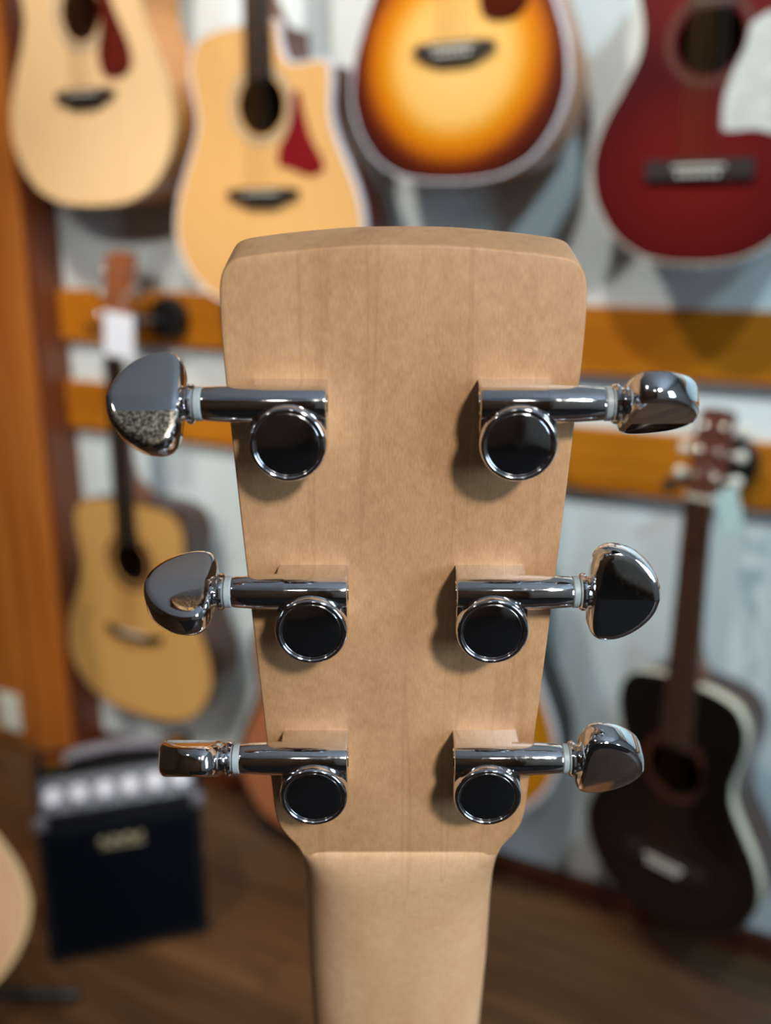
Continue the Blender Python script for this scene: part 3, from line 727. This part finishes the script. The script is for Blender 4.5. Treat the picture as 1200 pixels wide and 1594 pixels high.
# headstock frame in the room: x right, y up along the headstock, z out of its back
HM = Matrix(((0.882948, 0.041733, 0.467613, -0.0873), (0.469472, -0.078489, -0.879452, -1.47857), (0.0, 0.996041, -0.088894, 1.225208), (0, 0, 0, 1)))
BREAK = rad(14)
def foreground():
    # the neck runs down from the nut line, tipped towards the camera by the break angle (local frame)
    TN = Matrix.Translation((0, -88*MM, 0)) @ Matrix.Rotation(BREAK, 4, 'X')     # y up the neck, z out of the back
    root = empty('acoustic_guitar'); root.matrix_world = HM
    tag(root, 'maple guitar neck and headstock seen from behind in sharp focus with chrome tuners', 'guitar')
    half = [(0, 53.8), (10, 53.6), (20, 52.8), (28, 51.9), (32.2, 51.0), (34.1, 49.2), (35.0, 46.5), (35.3, 42), (35.3, 36), (35.0, 27), (34.3, 12), (33.5, -4), (32.9, -15), (32.1, -30), (31.2, -46), (30.4, -60), (29.9, -70), (29.5, -75.5), (28.6, -79.8), (26.8, -83.0), (24.6, -86.0), (23.3, -88.8)]
    hp = catmull(half, 4)
    poly = [(x, y) for x, y in hp]+[(-x, y) for x, y in hp[::-1][:-1]]
    poly = poly[:]
    n = len(poly)
    def ring(off, h, up=0.0):
        q = offset_poly(poly, off) if off else poly
        return [(x*MM, (y+(up if y > 40 else 0)*max(0, min(1, (y-40)/10.)))*MM, h*MM) for x, y in q]
    mb = MB(); rings = [ring(0.75, 0), ring(0.35, -0.12), ring(0.1, -.4), ring(0, -1.0), ring(0, -7, 1.2), ring(0, -13.4, 2.2), ring(0.5, -14.0, 2.0)]
    vs = [p for r in rings for p in r]; fs = []
    for i in range(len(rings)-1):
        for k in range(n):
            j = (k+1) % n; fs.append((i*n+k, i*n+j, (i+1)*n+j, (i+1)*n+k))
    fs += [tuple(range(n)), tuple(range(len(rings)*n-1, (len(rings)-1)*n-1, -1))]
    mb.add(vs, fs); mb.build('headstock', M['maple'], root, True, 30)
    # ---- neck: sections lofted from the volute line down to the heel
    mb = MB(); m = 33
    secs = []   # (s below line in mm, half width, crown, flatness exponent, side depth)
    for (t, hw, crown, ex) in ((-1.2, 24.9, -0.5, 14), (0, 24.9, 0.20, 11), (1.2, 24.9, 0.5, 9), (4, 24.9, 0.9, 6.0), (8, 24.9, 1.1, 4.4), (13, 24.9, 1.1, 3.5), (20, 24.8, 0.9, 2.9), (32, 24.9, 0.7, 2.6), (60, 25.6, 0.7, 2.5), (120, 25.9, 0.8, 2.5), (200, 24.6, 0.8, 2.6), (255, 24.9, 1.5, 2.5), (275, 24.8, 6, 2.4), (292, 25.2, 22, 2.3), (306, 25.4, 48, 2.3), (320, 25.5, 66, 2.3), (334, 25.6, 70, 2.3)):
        secs.append((t, hw, crown, ex))
    fd = -14.5     # front plane of the neck wood
    for t, hw, crown, ex in secs:
        for k in range(m):
            a = PI*k/(m-1); c = math.cos(a); s = math.sin(a)
            x = hw*math.copysign(abs(c)**(2/ex), c); hgt = (crown-fd)*abs(s)**(2/ex)
            # near the line the section follows the headstock plane, further down the tilted neck
            mb.v.append((x*MM, -t*MM, (fd+hgt)*MM))
    for i in range(len(secs)-1):
        for k in range(m-1): mb.f.append((i*m+k, i*m+k+1, (i+1)*m+k+1, (i+1)*m+k))
        mb.f.append((i*m+m-1, i*m, (i+1)*m, (i+1)*m+m-1))
    mb.f += [tuple(range(m)), tuple(range(len(secs)*m-1, (len(secs)-1)*m-1, -1))]
    mb.build('neck', M['maple_neck_lit'], root, True, 40, T=TN)
    fb = MB(); fb.add([(-21.5*MM, -2*MM, -14.5*MM), (21.5*MM, -2*MM, -14.5*MM), (28*MM, -.445, -14.5*MM), (-28*MM, -.445, -14.5*MM), (-21.5*MM, -2*MM, -21*MM), (21.5*MM, -2*MM, -21*MM), (28*MM, -.445, -21*MM), (-28*MM, -.445, -21*MM)],
                     [(0, 1, 2, 3), (7, 6, 5, 4), (0, 4, 5, 1), (1, 5, 6, 2), (2, 6, 7, 3), (3, 7, 4, 0)])
    fb.build('fretboard', M['ebony'], root, T=TN)
    MB().box((0, .5*MM, -18*MM), (43*MM, 5*MM, 8*MM)).build('nut', M['nutwhite'], root, T=TN)
    # ---- body below the frame, back towards the camera
    B = TN @ Matrix.Translation((0, -.648, -14.5*MM)) @ Matrix(((-1, 0, 0, 0), (0, 0, 1, 0), (0, 1, 0, 0), (0, 0, 0, 1)))
    # guitar_body local: x right seen from the front, y into the body (towards its back), z up the neck
    holder = empty('body_holder'); P = dict(base, W=.40, L=.505, tail=.185, depth=.105, top=M['spruce_warm'], side=M['side_brown'], bind=M['black_bind'], guard=(M['tort'], 'drop'))
    before = set(bpy.data.objects); guitar_body(holder, P)
    for o in [o for o in bpy.data.objects if o not in before and o.parent is holder]:
        o.parent = root; o.matrix_local = B
    bpy.data.objects.remove(holder)
    for k in range(6):
        u = (k-2.5)/2.5
        s = -1 if k < 3 else 1; i = k if k < 3 else 5-k
        py = (-62.4, -21.6, 18.4)[i]*MM; px = s*(19.2, 18.6, 22)[i]*MM
        p0 = TN @ Vector((u*.0175, .5*MM, -22.5*MM)); p1 = TN @ Vector((u*.026, -.648, -27*MM))
        MB().tube([(px, py, -22*MM), p0, p1], .0005, 6).build('string', M['bronze'], root)
    # ---- tuning machines
    rows = [(17.8, 22.05), (-22.3, 18.65), (-63.4, 19.2)]
    alpha = {(1, 0): -55, (1, 1): -2, (1, 2): -22, (-1, 0): 43, (-1, 1): 72, (-1, 2): 121}
    for s in (1, -1):
        for i, (cy, cx) in enumerate(rows):
            tuner(root, s, cx, cy, alpha[(s, i)], M['chrome_dull'] if (s, i) == (-1, 0) else M['chrome_button'], i)
    return root

def tuner(root, s, cx, cy, alpha, bmat, row):
    T = Matrix.Translation((s*cx*MM, cy*MM, 0)) @ Matrix.Diagonal((s*MM, MM, MM, 1))
    # housing: gear case (tombstone) and worm barrel, one casting
    bm_ = MB()
    def loft(rings):
        n = len(rings[0]); vs = [p for r in rings for p in r]; fs = []
        for i in range(len(rings)-1):
            for k in range(n):
                j = (k+1) % n; fs.append((i*n+k, i*n+j, (i+1)*n+j, (i+1)*n+k))
        fs += [tuple(range(n)), tuple(range(len(rings)*n-1, (len(rings)-1)*n-1, -1))]
        bm_.add(vs, fs)
    pl = [(7.4, 5.5)]+[(7.4*math.cos(a), 7.4*math.sin(a)) for a in [-PI*k/28 for k in range(29)]]+[(-7.4, 5.5)]
    loft([[(x, y, h) for x, y in offset_poly(pl, o)] for o, h in ((0, 0), (0, 7.9), (.15, 8.3), (.5, 8.5))])
    prof = [(10.3, 0), (10.3, 4.0), (10.3, 5.8)]+[(6.75+3.55*math.cos(a), 5.8+3.55*math.sin(a)) for a in [rad(150)*k/16 for k in range(1, 17)]]+[(3.6, 0)]
    loft([[(x, y, h) for y, h in (offset_poly(prof, o) if o else prof)] for o, x in ((.5, -7.4), (.12, -7.25), (0, -6.9), (0, 7.0), (.3, 7.4))])
    # shaft sleeve tapering outwards
    bm_.lathe([(3.75, 5.5), (3.72, 8.2), (3.45, 13), (3.22, 16.2), (3.05, 16.6), (1.5, 16.6)], (0, 6.75, 5.8), (1, 0, 0), 40)
    bm_.lathe([(2.2, -7.6), (2.2, -7.3)], (0, 6.75, 5.4), (1, 0, 0), 24)
    h = bm_.build('tuning_machine', M['chrome'], root, True, 28, T=T)
    MB().lathe([(7.55, 7.6), (7.55, 9.9), (7.42, 10.5), (7.15, 10.95), (6.8, 11.1), (6.5, 11.0), (6.35, 10.7), (6.3, 10.3)], (0, 0, 0), (0, 0, 1), 64, cap=False).build('cap_ring', M['chrome'], h, True, 60, T=T)
    dc = MB().lathe([(6.4, 10.3), (6.15, 10.62), (5.9, 10.7)], (0, 0, 0), (0, 0, 1), 48).build('cap_disc', M['chrome_disc'], h, True, 40, T=T)
    MB().lathe([(2.0, 16.6), (3.1, 16.6), (3.3, 16.8), (3.3, 17.8), (3.1, 18.0), (2.0, 18.0)], (0, 6.75, 5.8), (1, 0, 0), 36).build('washer', M['washer'], h, True, 40, T=T)
    # button, turned about the shaft
    Tb = T @ Matrix.Translation((18.0, 6.75, 5.8)) @ Matrix.Rotation(rad(alpha)*-1, 4, 'X')
    b = MB()
    b.lathe([(2.0, 0.1), (3.2, 0.1), (3.75, .35), (3.95, .8), (3.85, 1.3), (3.35, 1.65), (3.2, 2.0), (3.1, 2.5), (2.6, 3.2)], (0, 0, 0), (1, 0, 0), 36)
    # D outline in (x, y)
    top = [(5.2, 0), (2.35, 0)]
    half = [(2.2, 0), (2.15, 3.0), (2.3, 6.2), (2.9, 8.6), (4.3, 10.1), (6.4, 10.55), (9.2, 10.0), (12.0, 8.4), (14.4, 6.0), (16.0, 3.1), (16.6, 0)]
    hp = catmull(half, 5)
    poly = hp+[(x, -y) for x, y in hp[::-1][1:-1]]
    n = len(poly); m = len(hp)
    zt = lambda y: 4.0-0.85*abs(y)/8.7          # two flat facets meeting in a ridge
    layers = [(1.85, -1, 0), (1.3, -1, .05), (.6, -1, .42), (.18, -1, 1.05), (0, -1, 1.9), (0, 1, 1.9), (.18, 1, 1.05), (.6, 1, .42), (1.3, 1, .05), (1.85, 1, 0)]
    vs = []; fs = []
    for o, sg, dz in layers:
        vs += [(x, y, sg*(zt(y)-dz)) for x, y in (offset_poly(poly, o) if o else poly)]
    for i in range(len(layers)-1):
        for k in range(n):
            j = (k+1) % n; fs.append((i*n+k, i*n+j, (i+1)*n+j, (i+1)*n+k))
    last = (len(layers)-1)*n
    for o in (0, last):
        fs.append(tuple(o+k for k in range(m))); fs.append(tuple([o+m-1]+[o+k for k in range(m, n)]+[o]))
    b.add(vs, fs)
    bo = b.build('button', bmat, h, True, 24, T=Tb)
    return h
FG = foreground()

def stool():
    # low stool that carries the foreground guitar, under the frame
    P = FG.matrix_world @ (Matrix.Translation((0, -88*MM, 0)) @ Matrix.Rotation(BREAK, 4, 'X')) @ Vector((0, -.648-.185, .038))
    top = P.z-.014
    t = tag(empty('stool', (P.x, P.y, 0)), 'low round wooden stool carrying the maple guitar', 'stool')
    MB().lathe([(.14, top-.03), (.15, top-.024), (.15, top-.006), (.145, top)], (0, 0, 0), (0, 0, 1), 32).build('seat', M['stool'], t, True, 40)
    for k in range(4):
        a = PI/4+k*PI/2; MB().tube([(.15*math.cos(a), .15*math.sin(a), 0.0), (.10*math.cos(a), .10*math.sin(a), top-.028)], [.013, .016], 10).build('leg', M['stool'], t, True, 40)
stool()

def rug():
    tag(MB().bbox((.95, -3.05, .006), (2.5, 2.4, .012), .004).build('added_rug', M['rug']), 'black rug added behind the photographer to darken the chrome reflections', 'rug')  # unseen rug, added so the tuner caps reflect something dark
rug()
